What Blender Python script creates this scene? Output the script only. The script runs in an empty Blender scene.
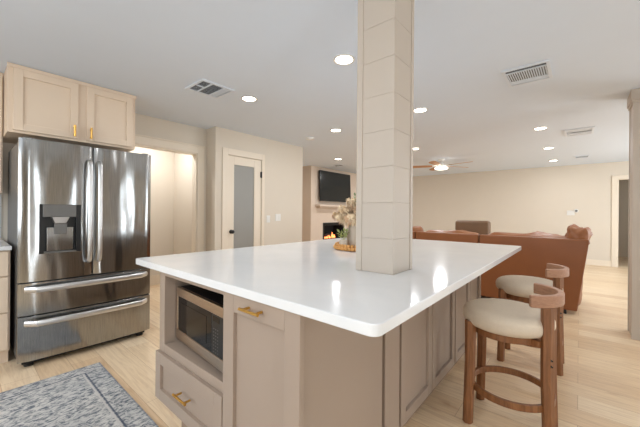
import bpy, bmesh, math, random
from mathutils import Vector, Matrix, noise, Euler
random.seed(7)
PI = math.pi
S = bpy.context.scene
C = S.collection

# ------------------------------------------------------------------ camera
YAW, ROLL, FPX = 40.27, 0.0082, 306.0
cd = bpy.data.cameras.new('camera')
cam = bpy.data.objects.new('camera', cd)
C.objects.link(cam)
cam.location = (0, 0, 1.2)
cam.rotation_euler = (Euler((math.radians(90), 0, math.radians(YAW))).to_matrix()
                      @ Matrix.Rotation(ROLL, 3, 'Z')).to_euler()
cd.sensor_width = 36.0
cd.lens = FPX / 640 * 36
cd.shift_y = -1.25 / 640
cd.clip_start = 0.02
S.camera = cam

# ------------------------------------------------------------------ world, added window light and exposure
W = bpy.data.worlds.new('daylight')
S.world = W
W.use_nodes = True
bg = W.node_tree.nodes['Background']
bg.inputs['Color'].default_value = (0.86, 0.93, 1.0, 1)
bg.inputs['Strength'].default_value = 1.5
S.view_settings.view_transform = 'Standard'
S.view_settings.look = 'None'
S.view_settings.gamma = 1
S.view_settings.use_curve_mapping = False
S.view_settings.exposure = 0.7


def area(name, loc, rot, sx, sy, power, col):
    l = bpy.data.lights.new(name, 'AREA')
    l.shape = 'RECTANGLE'
    l.size, l.size_y = sx, sy
    l.energy = power
    l.color = col
    o = bpy.data.objects.new(name, l)
    o.location = loc
    o.rotation_euler = rot
    C.objects.link(o)
    return o


DAY = (0.84, 0.93, 1.0)
# added area lights at the unseen windows, for fill and fridge streaks
area('streak_light_left', (3.51, -0.2, 1.1), (0, math.radians(90), 0), 2.06, 0.42, 34, DAY)
area('streak_light_right', (3.51, 3.28, 1.1), (0, math.radians(90), 0), 2.06, 0.28, 22, DAY)
area('fill_light_kitchen', (-1.0, -3.1, 1.55), (math.radians(90), 0, 0), 3.2, 1.4, 42, DAY)
area('fill_light_living', (3.51, 7.2, 1.3), (0, math.radians(90), 0), 1.8, 2.6, 70, DAY)
LAMP_W = 4.0
LAMP_COL = (0.95, 0.97, 1.0)

# ------------------------------------------------------------------ materials


def lin(c):
    return tuple(((v / 255) / 12.92 if v / 255 <= 0.04045 else ((v / 255 + 0.055) / 1.055) ** 2.4) for v in c) + (1,)


def newmat(name):
    m = bpy.data.materials.new(name)
    m.use_nodes = True
    nt = m.node_tree
    return m, nt, nt.nodes['Principled BSDF']


def setp(b, **k):
    for n, v in k.items():
        b.inputs[n.replace('_', ' ')].default_value = v


def mixrgb(nt, fac, a, b, mode='MIX'):
    n = nt.nodes.new('ShaderNodeMix')
    n.data_type = 'RGBA'
    n.blend_type = mode
    for sock, v in ((0, fac), (6, a), (7, b)):
        if hasattr(v, 'is_linked'):
            nt.links.new(v, n.inputs[sock])
        else:
            n.inputs[sock].default_value = v
    return n.outputs[2]


def coords(nt, scale=(1, 1, 1), rot=(0, 0, 0), kind='Object'):
    t = nt.nodes.new('ShaderNodeTexCoord')
    mp = nt.nodes.new('ShaderNodeMapping')
    mp.inputs['Scale'].default_value = scale
    mp.inputs['Rotation'].default_value = rot
    nt.links.new(t.outputs[kind], mp.inputs['Vector'])
    return mp.outputs[0]


def noise_tex(nt, vec, scale, detail=3, rough=0.5, dist=0.0):
    n = nt.nodes.new('ShaderNodeTexNoise')
    n.inputs['Scale'].default_value = scale
    n.inputs['Detail'].default_value = detail
    n.inputs['Roughness'].default_value = rough
    n.inputs['Distortion'].default_value = dist
    nt.links.new(vec, n.inputs['Vector'])
    return n.outputs['Fac']


def ramp(nt, fac, stops):
    n = nt.nodes.new('ShaderNodeValToRGB')
    e = n.color_ramp.elements
    while len(e) < len(stops):
        e.new(0.5)
    for i, (p, c) in enumerate(stops):
        e[i].position = p
        e[i].color = c if len(c) == 4 else tuple(c) + (1,)
    nt.links.new(fac, n.inputs['Fac'])
    return n.outputs['Color']


def bump(nt, b, height, strength, dist=0.01):
    n = nt.nodes.new('ShaderNodeBump')
    n.inputs['Strength'].default_value = strength
    n.inputs['Distance'].default_value = dist
    nt.links.new(height, n.inputs['Height'])
    nt.links.new(n.outputs[0], b.inputs['Normal'])


def simple(name, col, rough=0.5, metal=0.0, vary=0.04, scale=6, bmp=0.0, bscale=60, **k):
    m, nt, b = newmat(name)
    c = lin(col)
    v = coords(nt)
    f = noise_tex(nt, v, scale, 3)
    d = tuple(x * (1 - vary) for x in c[:3]) + (1,)
    e = tuple(min(1, x * (1 + vary)) for x in c[:3]) + (1,)
    nt.links.new(mixrgb(nt, f, d, e), b.inputs['Base Color'])
    setp(b, Roughness=rough, Metallic=metal, **k)
    if bmp:
        bump(nt, b, noise_tex(nt, v, bscale, 4), bmp, 0.004)
    return m


M = {}
M['wall'] = simple('painted_wall', (221, 210, 194), 0.7, bmp=0.06, bscale=140, vary=0.015)
M['wall_warm'] = simple('painted_living_wall', (230, 215, 200), 0.7, vary=0.015)
M['ceiling'] = simple('painted_ceiling', (222, 231, 243), 0.8, bmp=0.08, bscale=120, vary=0.012)
M['trim'] = simple('painted_trim', (234, 221, 202), 0.4, vary=0.01)
M['cabinet'] = simple('taupe_cabinet_paint', (164, 146, 131), 0.42, vary=0.015)
M['cabinet_light'] = simple('beige_cabinet_paint', (228, 206, 182), 0.42, vary=0.015)
M['column'] = simple('column_paint', (192, 179, 165), 0.45, vary=0.015)
M['brass'] = simple('brushed_brass', (218, 172, 92), 0.34, 1.0, vary=0.05)
M['black'] = simple('black_plastic', (18, 18, 19), 0.35)
M['dark'] = simple('dark_void', (28, 26, 25), 0.8)
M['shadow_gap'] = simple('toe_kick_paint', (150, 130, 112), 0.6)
M['white'] = simple('white_plastic', (232, 230, 225), 0.4)
M['glassblack'] = simple('black_glass', (12, 12, 13), 0.06, vary=0.0, Specular_IOR_Level=0.22)
M['tvscreen'] = simple('tv_screen', (30, 34, 35), 0.16, vary=0.0)
M['leather'] = simple('cognac_leather', (140, 84, 45), 0.42, vary=0.12, scale=5, bmp=0.25, bscale=90)
M['leather_worn'] = simple('crumpled_leather', (158, 102, 64), 0.4, vary=0.22, scale=9, bmp=0.5, bscale=14)
M['recliner'] = simple('taupe_brown_leather', (118, 90, 64), 0.45, vary=0.12, bmp=0.3, bscale=60)
M['boucle'] = simple('cream_boucle', (220, 204, 183), 0.9, vary=0.06, scale=60, bmp=0.55, bscale=220)
M['ceramic'] = simple('grey_ceramic', (194, 179, 160), 0.5, bmp=0.1)
M['bead'] = simple('wood_bead', (214, 156, 88), 0.5, vary=0.25, scale=40)
M['plume'] = simple('dried_plume', (242, 216, 182), 0.95, vary=0.18, scale=25)
M['rust_plume'] = simple('rust_dried_plume', (218, 180, 142), 0.95, vary=0.2, scale=25)
M['leaf'] = simple('sage_leaf', (132, 150, 112), 0.6, vary=0.15, scale=20)
M['fresh_leaf'] = simple('fresh_leaf', (158, 166, 104), 0.6, vary=0.15, scale=20)
M['log'] = simple('charred_log', (70, 48, 36), 0.9, vary=0.4, scale=18, bmp=0.6, bscale=30)
M['brick'] = simple('painted_brick', (214, 196, 178), 0.65, vary=0.04)
M['shiplap_gap'] = simple('groove_paint', (170, 156, 140), 0.6)
M['vent'] = simple('vent_enamel', (222, 229, 238), 0.5, vary=0.01)
M['fanwood'] = simple('fan_blade_wood', (184, 136, 98), 0.5, vary=0.15)
M['grille_shade'] = simple('vent_inner', (52, 52, 52), 0.8)
M['chrome'] = simple('polished_handle_steel', (214, 214, 214), 0.32, 1.0, vary=0.02)
M['doorglass'] = simple('frosted_grey_glass', (150, 148, 142), 0.42, vary=0.03, scale=3)
M['drawer_plinth'] = M['cabinet']


def emis(name, col, s):
    m, nt, b = newmat(name)
    setp(b, Base_Color=lin(col), Emission_Color=lin(col), Emission_Strength=s)
    return m


M['lamp'] = emis('lamp_diffuser', (255, 244, 226), 9.0)
M['fanlamp'] = emis('fan_lamp_glass', (255, 246, 232), 3.0)
M['flame'] = emis('flame', (255, 140, 80), 2.0)

# brushed stainless steel
m, nt, b = newmat('brushed_steel')
v = coords(nt, (40, 40, 1.2))
f = noise_tex(nt, v, 6, 3)
nt.links.new(ramp(nt, f, [(0.3, lin((150, 150, 149))), (0.7, lin((172, 172, 171)))]), b.inputs['Base Color'])
setp(b, Metallic=1.0, Roughness=0.15)
w = noise_tex(nt, coords(nt, (1, 7.5, 1.5)), 1.0, 1)
bump(nt, b, w, 0.3, 0.03)
M['steel'] = m
m, nt, b = newmat('steel_warm_reflection')  # brown tint holds the bronze-looking reflection on the stainless front
setp(b, Base_Color=lin((196, 176, 156)), Metallic=1.0, Roughness=0.28)
f = noise_tex(nt, coords(nt, (2, 2, 60)), 6, 3)
nt.links.new(ramp(nt, f, [(0.3, lin((182, 166, 150))), (0.7, lin((200, 184, 166)))]), b.inputs['Base Color'])
M['microsteel'] = m
M['steel_side'] = simple('grey_appliance_side', (112, 110, 107), 0.45, 0.4)

# quartz
m, nt, b = newmat('white_quartz')
v = coords(nt)
f = noise_tex(nt, v, 2.2, 6, 0.6, 1.2)
col = ramp(nt, f, [(0.35, lin((226, 227, 228))), (0.62, lin((232, 232, 232)))])
nt.links.new(col, b.inputs['Base Color'])
setp(b, Roughness=0.12)
b.inputs['Specular IOR Level'].default_value = 0.34
M['quartz'] = m

# oak plank floor, boards running along X
m, nt, b = newmat('oak_planks')
t = nt.nodes.new('ShaderNodeTexCoord')
br = nt.nodes.new('ShaderNodeTexBrick')
br.offset = 0.37
br.offset_frequency = 2
br.inputs['Scale'].default_value = 1.0
br.inputs['Brick Width'].default_value = 1.5
br.inputs['Row Height'].default_value = 0.19
br.inputs['Mortar Size'].default_value = 0.0012
br.inputs['Mortar Smooth'].default_value = 0.3
br.inputs['Bias'].default_value = 0.0
br.inputs['Color1'].default_value = (0, 0, 0, 1)
br.inputs['Color2'].default_value = (1, 1, 1, 1)
br.inputs['Mortar'].default_value = (0.5, 0.5, 0.5, 1)
nt.links.new(t.outputs['Object'], br.inputs['Vector'])
base = ramp(nt, br.outputs['Color'], [(0.0, lin((226, 195, 158))), (0.5, lin((236, 209, 173))), (1.0, lin((243, 220, 188)))])
g = noise_tex(nt, coords(nt, (1.6, 22, 1)), 2.4, 5, 0.6, 0.6)
grain = ramp(nt, g, [(0.3, (0.70, 0.62, 0.55)), (0.58, (1, 1, 1))])
c1 = mixrgb(nt, 0.6, base, grain, 'MULTIPLY')
kn = noise_tex(nt, coords(nt, (2.2, 9, 1)), 1.7, 2, 0.5, 0.3)
c2 = mixrgb(nt, ramp(nt, kn, [(0.66, (0, 0, 0)), (0.78, (1, 1, 1))]), c1, mixrgb(nt, 0.5, c1, lin((196, 150, 108))))
c3 = mixrgb(nt, br.outputs['Fac'], c2, lin((176, 140, 104)))
nt.links.new(c3, b.inputs['Base Color'])
setp(b, Roughness=0.36)
bump(nt, b, g, 0.08, 0.004)
M['floor'] = m

# walnut for the stools
m, nt, b = newmat('walnut_wood')
g = noise_tex(nt, coords(nt, (30, 30, 3)), 2.0, 4, 0.6, 0.8)
nt.links.new(ramp(nt, g, [(0.25, lin((110, 68, 37))), (0.55, lin((138, 89, 52))), (0.8, lin((158, 108, 69)))]), b.inputs['Base Color'])
setp(b, Roughness=0.42)
M['walnut'] = m
m, nt, b = newmat('walnut_wood_pale')
g = noise_tex(nt, coords(nt, (12, 12, 50)), 2.0, 4, 0.6, 0.8)
nt.links.new(ramp(nt, g, [(0.25, lin((150, 108, 82))), (0.6, lin((174, 130, 102)))]), b.inputs['Base Color'])
setp(b, Roughness=0.5)
M['walnut_pale'] = m

# rug (local coordinates: x along its width, y along its length, origin at centre)
RX0, RX1, RY0, RY1 = -2.868, -1.25, -1.6, 0.722
RCX, RCY = (RX0 + RX1) / 2, (RY0 + RY1) / 2
RHX, RHY = (RX1 - RX0) / 2, (RY1 - RY0) / 2
m, nt, b = newmat('distressed_rug')


def math_node(nt, op, a, bb=None, clamp=False):
    n = nt.nodes.new('ShaderNodeMath')
    n.operation = op
    n.use_clamp = clamp
    for i, v in enumerate((a, bb)):
        if v is None:
            continue
        if hasattr(v, 'is_linked'):
            nt.links.new(v, n.inputs[i])
        else:
            n.inputs[i].default_value = v
    return n.outputs[0]


tc = nt.nodes.new('ShaderNodeTexCoord')
sx = nt.nodes.new('ShaderNodeSeparateXYZ')
nt.links.new(tc.outputs['Object'], sx.inputs[0])
dx = math_node(nt, 'SUBTRACT', RHX, math_node(nt, 'ABSOLUTE', sx.outputs[0]))
dy = math_node(nt, 'SUBTRACT', RHY, math_node(nt, 'ABSOLUTE', sx.outputs[1]))
de = math_node(nt, 'MINIMUM', dx, dy)
vec = coords(nt, (2.0, 0.95, 1))
n1 = noise_tex(nt, vec, 15, 5, 0.68, 0.9)
n2 = noise_tex(nt, coords(nt), 2.2, 3, 0.5)
n3 = noise_tex(nt, coords(nt, (2.0, 1.0, 1)), 30, 3, 0.7, 0.6)
vor = nt.nodes.new('ShaderNodeTexVoronoi')
vor.inputs['Scale'].default_value = 9
nt.links.new(vec, vor.inputs['Vector'])
ground = mixrgb(nt, ramp(nt, n2, [(0.4, (0, 0, 0)), (0.6, (1, 1, 1))]), lin((206, 203, 198)), lin((190, 189, 187)))
k1 = ramp(nt, n1, [(0.36, (0.15, 0.15, 0.15)), (0.5, (1, 1, 1))])
k3 = ramp(nt, n3, [(0.42, (0, 0, 0)), (0.6, (1, 1, 1))])
kk = mixrgb(nt, 1.0, k1, k3, 'MULTIPLY')
c1 = mixrgb(nt, kk, ground, lin((98, 105, 114)))
vr = ramp(nt, vor.outputs['Distance'], [(0.28, (1, 1, 1)), (0.34, (0, 0, 0)), (0.40, (0, 0, 0)), (0.44, (1, 1, 1))])
c1 = mixrgb(nt, mixrgb(nt, 1.0, ramp(nt, vor.outputs['Distance'], [(0.26, (0, 0, 0)), (0.31, (0.7, 0.7, 0.7)), (0.36, (0, 0, 0))]), k3, 'MULTIPLY'), c1, lin((70, 80, 98)))


def band(lo, hi, soft=0.004):
    a = math_node(nt, 'MULTIPLY', math_node(nt, 'SUBTRACT', de, lo), 1 / soft, True)
    c = math_node(nt, 'MULTIPLY', math_node(nt, 'SUBTRACT', hi, de), 1 / soft, True)
    return math_node(nt, 'MULTIPLY', a, c)


nn = math_node(nt, 'ADD', 0.45, math_node(nt, 'MULTIPLY', n3, 0.9), True)
c1 = mixrgb(nt, math_node(nt, 'MULTIPLY', band(0.112, 0.126), nn), c1, lin((74, 82, 98)))
c1 = mixrgb(nt, band(0.126, 0.14), c1, lin((196, 192, 188)))
c1 = mixrgb(nt, math_node(nt, 'MULTIPLY', band(0.0, 0.012), 0.6), c1, lin((110, 118, 132)))
nt.links.new(c1, b.inputs['Base Color'])
setp(b, Roughness=0.95)
bump(nt, b, n3, 0.4, 0.004)
M['rug'] = m

# white subway backsplash
m, nt, b = newmat('backsplash_tile')
br = nt.nodes.new('ShaderNodeTexBrick')
br.inputs['Scale'].default_value = 1
br.inputs['Brick Width'].default_value = 0.2
br.inputs['Row Height'].default_value = 0.075
br.inputs['Mortar Size'].default_value = 0.002
br.inputs['Color1'].default_value = lin((222, 222, 220))
br.inputs['Color2'].default_value = lin((214, 214, 213))
br.inputs['Mortar'].default_value = lin((190, 190, 188))
nt.links.new(coords(nt, (1, 1, 1), (math.radians(90), 0, math.radians(90))), br.inputs['Vector'])
nt.links.new(br.outputs['Color'], b.inputs['Base Color'])
setp(b, Roughness=0.15)
M['tile'] = m

# ------------------------------------------------------------------ mesh helpers
ORIGIN = {}


class MB:
    def __init__(s):
        s.bm = bmesh.new()

    def box(s, x0, x1, y0, y1, z0, z1, mat=None):
        x0, x1 = min(x0, x1), max(x0, x1)
        y0, y1 = min(y0, y1), max(y0, y1)
        z0, z1 = min(z0, z1), max(z0, z1)
        v = [s.bm.verts.new(p) for p in ((x0, y0, z0), (x1, y0, z0), (x1, y1, z0), (x0, y1, z0),
                                         (x0, y0, z1), (x1, y0, z1), (x1, y1, z1), (x0, y1, z1))]
        for f in ((3, 2, 1, 0), (4, 5, 6, 7), (0, 1, 5, 4), (1, 2, 6, 5), (2, 3, 7, 6), (3, 0, 4, 7)):
            s.bm.faces.new([v[i] for i in f])
        if mat is not None:
            bmesh.ops.transform(s.bm, matrix=mat, verts=v)
        return s

    def loft(s, rings, close_ends=True, close_loop=True):
        rs = [[s.bm.verts.new(p) for p in r] for r in rings]
        n = len(rs[0])
        for a, c in zip(rs, rs[1:]):
            for i in range(n if close_loop else n - 1):
                j = (i + 1) % n
                s.bm.faces.new((a[i], a[j], c[j], c[i]))
        if close_ends:
            s.bm.faces.new(rs[0][::-1])
            s.bm.faces.new(rs[-1])
        return s

    def tube(s, pts, r, n=12, rz=None):
        """swept round (or elliptical) bar; r may be a list"""
        pts = [Vector(p) for p in pts]
        rr = r if isinstance(r, (list, tuple)) else [r] * len(pts)
        rings = []
        ref = None
        for i, p in enumerate(pts):
            d = (pts[min(i + 1, len(pts) - 1)] - pts[max(i - 1, 0)]).normalized()
            if ref is None:
                ref = Vector((0, 0, 1)) if abs(d.z) < 0.9 else Vector((1, 0, 0))
            a = d.cross(ref).normalized()
            bb = a.cross(d).normalized()
            ref = bb
            q = rz if rz else 1
            rings.append([p + a * math.cos(2 * PI * k / n) * rr[i] + bb * math.sin(2 * PI * k / n) * rr[i] * q for k in range(n)])
        return s.loft(rings)

    def ring(s, c, R, w, h, n=48, a0=0, a1=2 * PI):
        """flat band bent round z: radial width w, height h"""
        full = abs(a1 - a0 - 2 * PI) < 1e-6
        rings = []
        N = n if full else n + 1
        for i in range(N):
            t = a0 + (a1 - a0) * i / n
            ct, st = math.cos(t), math.sin(t)
            rings.append([(c[0] + ct * q, c[1] + st * q, c[2] + zz) for q, zz in
                          ((R - w / 2, -h / 2), (R + w / 2, -h / 2), (R + w / 2, h / 2), (R - w / 2, h / 2))])
        if full:
            rings.append(rings[0])
            s.loft(rings, False)
            bmesh.ops.remove_doubles(s.bm, verts=s.bm.verts, dist=1e-6)
        else:
            s.loft(rings)
        return s

    def lathe(s, c, prof, n=32, mat=None):
        rings = []
        for r_, z_ in prof:
            rings.append([(c[0] + r_ * math.cos(2 * PI * k / n), c[1] + r_ * math.sin(2 * PI * k / n), c[2] + z_) for k in range(n)])
        if mat is not None:
            rings = [[mat @ Vector(p) for p in r_] for r_ in rings]
        return s.loft(rings)

    def prism(s, poly, z0, z1):
        return s.loft([[(x, y, z0) for x, y in poly], [(x, y, z1) for x, y in poly]])

    def sphere(s, c, r, sc=(1, 1, 1), seg=12, ring=8):
        mt = Matrix.Translation(c) @ Matrix.Diagonal((r * sc[0], r * sc[1], r * sc[2], 1))
        bmesh.ops.create_uvsphere(s.bm, u_segments=seg, v_segments=ring, radius=1, matrix=mt)
        return s

    def build(s, name, mat, parent=None, bevel=0.0, segs=2, smooth=True, sub=0, angle=35, origin=None):
        bm = s.bm
        bmesh.ops.recalc_face_normals(bm, faces=bm.faces)
        root = parent
        if parent is not None:
            off = ORIGIN[parent.name]
        elif origin is not None:
            off = Vector(origin)
        else:
            xs = [v.co for v in bm.verts]
            off = Vector(((min(p.x for p in xs) + max(p.x for p in xs)) / 2,
                          (min(p.y for p in xs) + max(p.y for p in xs)) / 2, min(p.z for p in xs)))
        bmesh.ops.translate(bm, verts=bm.verts, vec=-off)
        me = bpy.data.meshes.new(name)
        bm.to_mesh(me)
        bm.free()
        o = bpy.data.objects.new(name, me)
        C.objects.link(o)
        me.materials.append(mat)
        if smooth:
            me.polygons.foreach_set('use_smooth', [True] * len(me.polygons))
            me.set_sharp_from_angle(angle=math.radians(angle))
        if bevel:
            md = o.modifiers.new('edge_rounding', 'BEVEL')
            md.width = bevel
            md.segments = segs
            md.limit_method = 'ANGLE'
            md.angle_limit = math.radians(40)
            md.harden_normals = True
        if sub:
            md = o.modifiers.new('smoothing', 'SUBSURF')
            md.levels = md.render_levels = sub
        if parent is not None:
            o.parent = parent
        else:
            o.location = off
        ORIGIN[o.name] = off
        return o


def tag(o, label, cat, group=None, kind=None):
    o['label'] = label
    o['category'] = cat
    if group:
        o['group'] = group
    if kind:
        o['kind'] = kind
    return o


def thing(name, loc, label, cat, group=None):
    o = bpy.data.objects.new(name, None)
    o.empty_display_size = 0.1
    C.objects.link(o)
    o.location = loc
    ORIGIN[o.name] = Vector(loc)
    return tag(o, label, cat, group)


def struct(name, mb, mat, bevel=0.0, **k):
    o = mb.build(name, mat, bevel=bevel, **k)
    o['kind'] = 'structure'
    return o


def copy_tree(src, loc, label, parent=None, rotz=None):
    o = src.copy()
    C.objects.link(o)
    if parent is None:
        o.location = loc
        o['label'] = label
        if rotz is not None:
            o.rotation_euler.z = rotz
    else:
        o.parent = parent
    for ch in [q for q in bpy.data.objects if q.parent == src]:
        copy_tree(ch, None, None, o)
    return o


# face mappings: a along width, z up, c outwards from a plane
def boxf(mb, face, plane, a0, a1, z0, z1, c0, c1):
    if face == '+x':
        mb.box(plane + c0, plane + c1, a0, a1, z0, z1)
    elif face == '-y':
        mb.box(a0, a1, plane - c1, plane - c0, z0, z1)
    return mb


def shaker(face, plane, a0, a1, z0, z1, th=0.02, rail=0.058, deep=0.016):
    mb = MB()
    boxf(mb, face, plane, a0, a0 + rail, z0, z1, 0, th)
    boxf(mb, face, plane, a1 - rail, a1, z0, z1, 0, th)
    boxf(mb, face, plane, a0 + rail, a1 - rail, z0, z0 + rail, 0, th)
    boxf(mb, face, plane, a0 + rail, a1 - rail, z1 - rail, z1, 0, th)
    boxf(mb, face, plane, a0 + rail - 0.002, a1 - rail + 0.002, z0 + rail - 0.002, z1 - rail + 0.002, 0, th - deep)
    return mb


def bar_handle(face, plane, a0, a1, z0, z1, r=0.0055, out=0.032):
    """bar pull between two ends; horizontal if z0==z1 else vertical"""
    mb = MB()

    def P(a, z, c):
        return (plane + c, a, z) if face == '+x' else (a, plane - c, z)
    ext = 0.018
    if z0 == z1:
        mb.tube([P(a0 - ext, z0, out), P(a1 + ext, z0, out)], r, 10)
        for a in (a0, a1):
            mb.tube([P(a, z0, 0), P(a, z0, out)], r * 0.9, 10)
    else:
        mb.tube([P(a0, z0 - ext, out), P(a0, z1 + ext, out)], r, 10)
        for z_ in (z0, z1):
            mb.tube([P(a0, z_, 0), P(a0, z_, out)], r * 0.9, 10)
    return mb


CEIL = 2.41
XL, XP, XLV, YF = -4.20, -3.95, -5.70, 9.75

# ------------------------------------------------------------------ the room
struct('floor', MB().box(-6.0, 3.4, -3.0, YF + 3, -0.12, 0), M['floor'], origin=(0, 0, 0), smooth=False)
struct('ceiling', MB().box(-6.0, 3.4, -3.0, YF + 3, CEIL, CEIL + 0.12), M['ceiling'], smooth=False)
OY0, OY1, OZ = 1.30, 2.215, 2.03
mb = MB().box(XL - 0.12, XL, -3.0, OY0, 0, CEIL).box(XL - 0.12, XL, OY0, OY1, OZ, CEIL).box(XL - 0.12, XL, OY1, 2.355, 0, CEIL)
struct('wall_left', mb, M['wall'], smooth=False)
struct('wall_hall', MB().box(-5.36, -5.24, 0.6, 2.355, 0, CEIL), M['wall'], smooth=False)
struct('wall_hall_side', MB().box(-5.24, XL - 0.12, 0.5, 0.6, 0, CEIL), M['wall'], smooth=False)
struct('baseboard_hall', MB().box(-5.24, -5.225, 0.6, 2.355, 0, 0.16), M['trim'], 0.003)
# casing of the opening beside the fridge
mb = MB().box(XL, XL + 0.018, OY0 - 0.10, OY0, 0, OZ + 0.10).box(XL, XL + 0.018, OY1, OY1 + 0.10, 0, OZ + 0.10)
mb.box(XL, XL + 0.018, OY0, OY1, OZ, OZ + 0.10)
mb.box(XL, XL + 0.024, OY0 - 0.11, OY1 + 0.11, OZ + 0.10, OZ + 0.118)
mb.box(XL - 0.12, XL, OY1 - 0.015, OY1 + 0.002, 0, OZ).box(XL - 0.12, XL, OY0 - 0.002, OY0 + 0.015, 0, OZ).box(XL - 0.12, XL, OY0, OY1, OZ - 0.015, OZ + 0.002)
struct('trim_1', mb, M['trim'], 0.003)
# pantry block
PY0, PY1 = 2.355, 4.15
DY0, DY1, DZ = 2.555, 3.18, 2.035
mb = MB().box(XP - 0.11, XP, PY0, DY0, 0, CEIL).box(XP - 0.11, XP, DY1, PY1, 0, CEIL).box(XP - 0.11, XP, DY0, DY1, DZ, CEIL)
mb.box(-5.74, XP - 0.11, PY0, PY0 + 0.1, 0, CEIL).box(-5.82, XP - 0.11, PY1 - 0.1, PY1, 0, CEIL)
struct('wall_pantry', mb, M['wall'], smooth=False)
mb = MB()
cw = 0.095
mb.box(XP, XP + 0.018, DY0 - cw, DY0 - 0.004, 0, DZ + cw).box(XP, XP + 0.018, DY1 + 0.004, DY1 + 0.055, 0, DZ + cw)
mb.box(XP, XP + 0.018, DY0 - 0.004, DY1 + 0.004, DZ + 0.004, DZ + cw)
struct('trim_2', mb, M['trim'], 0.003)
mb = MB().box(XP, XP + 0.014, DY1 + 0.055, PY1, 0, 0.13).box(XP, XP + 0.014, PY0, DY0 - cw, 0, 0.13)
struct('baseboard_pantry', mb, M['trim'], 0.003)
# pantry door with its frosted pane
mb = MB()
st = 0.115
mb.box(XP - 0.042, XP - 0.006, DY0 + 0.003, DY0 + st, 0.01, DZ - 0.003)
mb.box(XP - 0.042, XP - 0.006, DY1 - st - 0.02, DY1 - 0.003, 0.01, DZ - 0.003)
mb.box(XP - 0.042, XP - 0.006, DY0 + st, DY1 - st - 0.02, 0.01, 0.24)
mb.box(XP - 0.042, XP - 0.006, DY0 + st, DY1 - st - 0.02, 1.905, DZ - 0.003)
door = struct('door_1', mb, M['trim'], 0.003)
MB().box(XP - 0.028, XP - 0.02, DY0 + st - 0.005, DY1 - st - 0.015, 0.235, 1.91).build('glass_pane', M['doorglass'], door)
kb = MB()
rotx = Matrix.Translation((XP - 0.006, 2.622, 0.9)) @ Matrix.Rotation(PI / 2, 4, 'Y')
kb.lathe((0, 0, 0), [(0.03, 0), (0.03, 0.006), (0.012, 0.01), (0.011, 0.03), (0.024, 0.036), (0.028, 0.048), (0.022, 0.06), (0.006, 0.064)], 20, rotx)
kb.build('door_knob', M['black'], door)
for hz in (1.80, 0.3):
    MB().tube([(XP + 0.006, DY1 + 0.001, hz - 0.05), (XP + 0.006, DY1 + 0.001, hz + 0.05)], 0.01, 10).box(XP - 0.004, XP + 0.0035, DY1 - 0.022, DY1, hz - 0.045, hz + 0.045).build('hinge', M['black'], door)

# living room walls
mb = MB().box(XLV - 0.12, XLV, PY1, YF + 0.12, 0, CEIL)
struct('wall_living', mb, M['wall_warm'], smooth=False)
AX0, AX1, AZ = 0.672, 1.55, 2.0
mb = MB().box(XLV, AX0, YF, YF + 0.12, 0, CEIL).box(AX0, AX1, YF, YF + 0.12, AZ, CEIL).box(AX1, 3.4, YF, YF + 0.12, 0, CEIL)
struct('wall_far', mb, M['wall'], smooth=False)
mb = MB().box(AX0 - 0.1, AX0, YF - 0.018, YF, 0, AZ + 0.1).box(AX1, AX1 + 0.1, YF - 0.018, YF, 0, AZ + 0.1).box(AX0, AX1, YF - 0.018, YF, AZ, AZ + 0.1)
mb.box(AX0 - 0.002, AX0 + 0.015, YF - 0.002, YF + 0.12, 0, AZ).box(AX1 - 0.015, AX1 + 0.002, YF, YF + 0.12, 0, AZ)
struct('trim_3', mb, M['trim'], 0.003)
struct('baseboard_far', MB().box(XLV, AX0 - 0.1, YF - 0.015, YF, 0, 0.13), M['trim'], 0.003)
struct('wall_bedroom_hall', MB().box(-0.5, 3.4, YF + 2.5, YF + 2.62, 0, CEIL).box(-0.5, -0.4, YF + 0.12, YF + 2.5, 0, CEIL).box(3.3, 3.4, YF + 0.12, YF + 2.5, 0, CEIL), M['wall'], smooth=False)
# chimney breast with an opening for the firebox
BX, BY0, BY1 = -5.30, 5.89, 8.25
FY0, FY1, FZ0, FZ1 = 6.41, 7.31, 0.28, 0.885
mb = MB().box(XLV, BX, BY0, FY0, 0, CEIL).box(XLV, BX, FY1, BY1, 0, CEIL).box(XLV, BX, FY0, FY1, FZ1, CEIL).box(XLV, BX, FY0, FY1, 0, FZ0)
struct('wall_chimney', mb, M['brick'], smooth=False)
# right and back walls out of view, windows added for light and fridge streaks


def wall_with_hole(axis, pos, th, a0, a1, h0, h1, z0, z1, mb=None):
    mb = mb or MB()

    def bx(p0, p1, q0, q1):
        if p1 <= p0 or q1 <= q0:
            return
        if axis == 'x':
            mb.box(pos, pos + th, p0, p1, q0, q1)
        else:
            mb.box(p0, p1, pos, pos + th, q0, q1)
    bx(a0, h0, 0, CEIL)
    bx(h1, a1, 0, CEIL)
    bx(h0, h1, z1, CEIL)
    bx(h0, h1, 0, z0)
    return mb


mb = wall_with_hole('x', 3.4, 0.12, -3.0, 2.4, -0.43, 0.03, 0.06, 2.14)
wall_with_hole('x', 3.4, 0.12, 2.4, 4.5, 3.13, 3.43, 0.06, 2.14, mb)
mb2 = wall_with_hole('x', 3.4, 0.12, 4.5, YF + 0.12, 5.9, 8.5, 0.4, 2.2)
struct('wall_right', mb, M['wall'], smooth=False)
struct('wall_right_living', mb2, M['wall'], smooth=False)
struct('wall_back', wall_with_hole('y', -3.12, 0.12, -6.0, 3.52, -2.6, 0.6, 0.85, 2.25), M['wall'], smooth=False)


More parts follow.
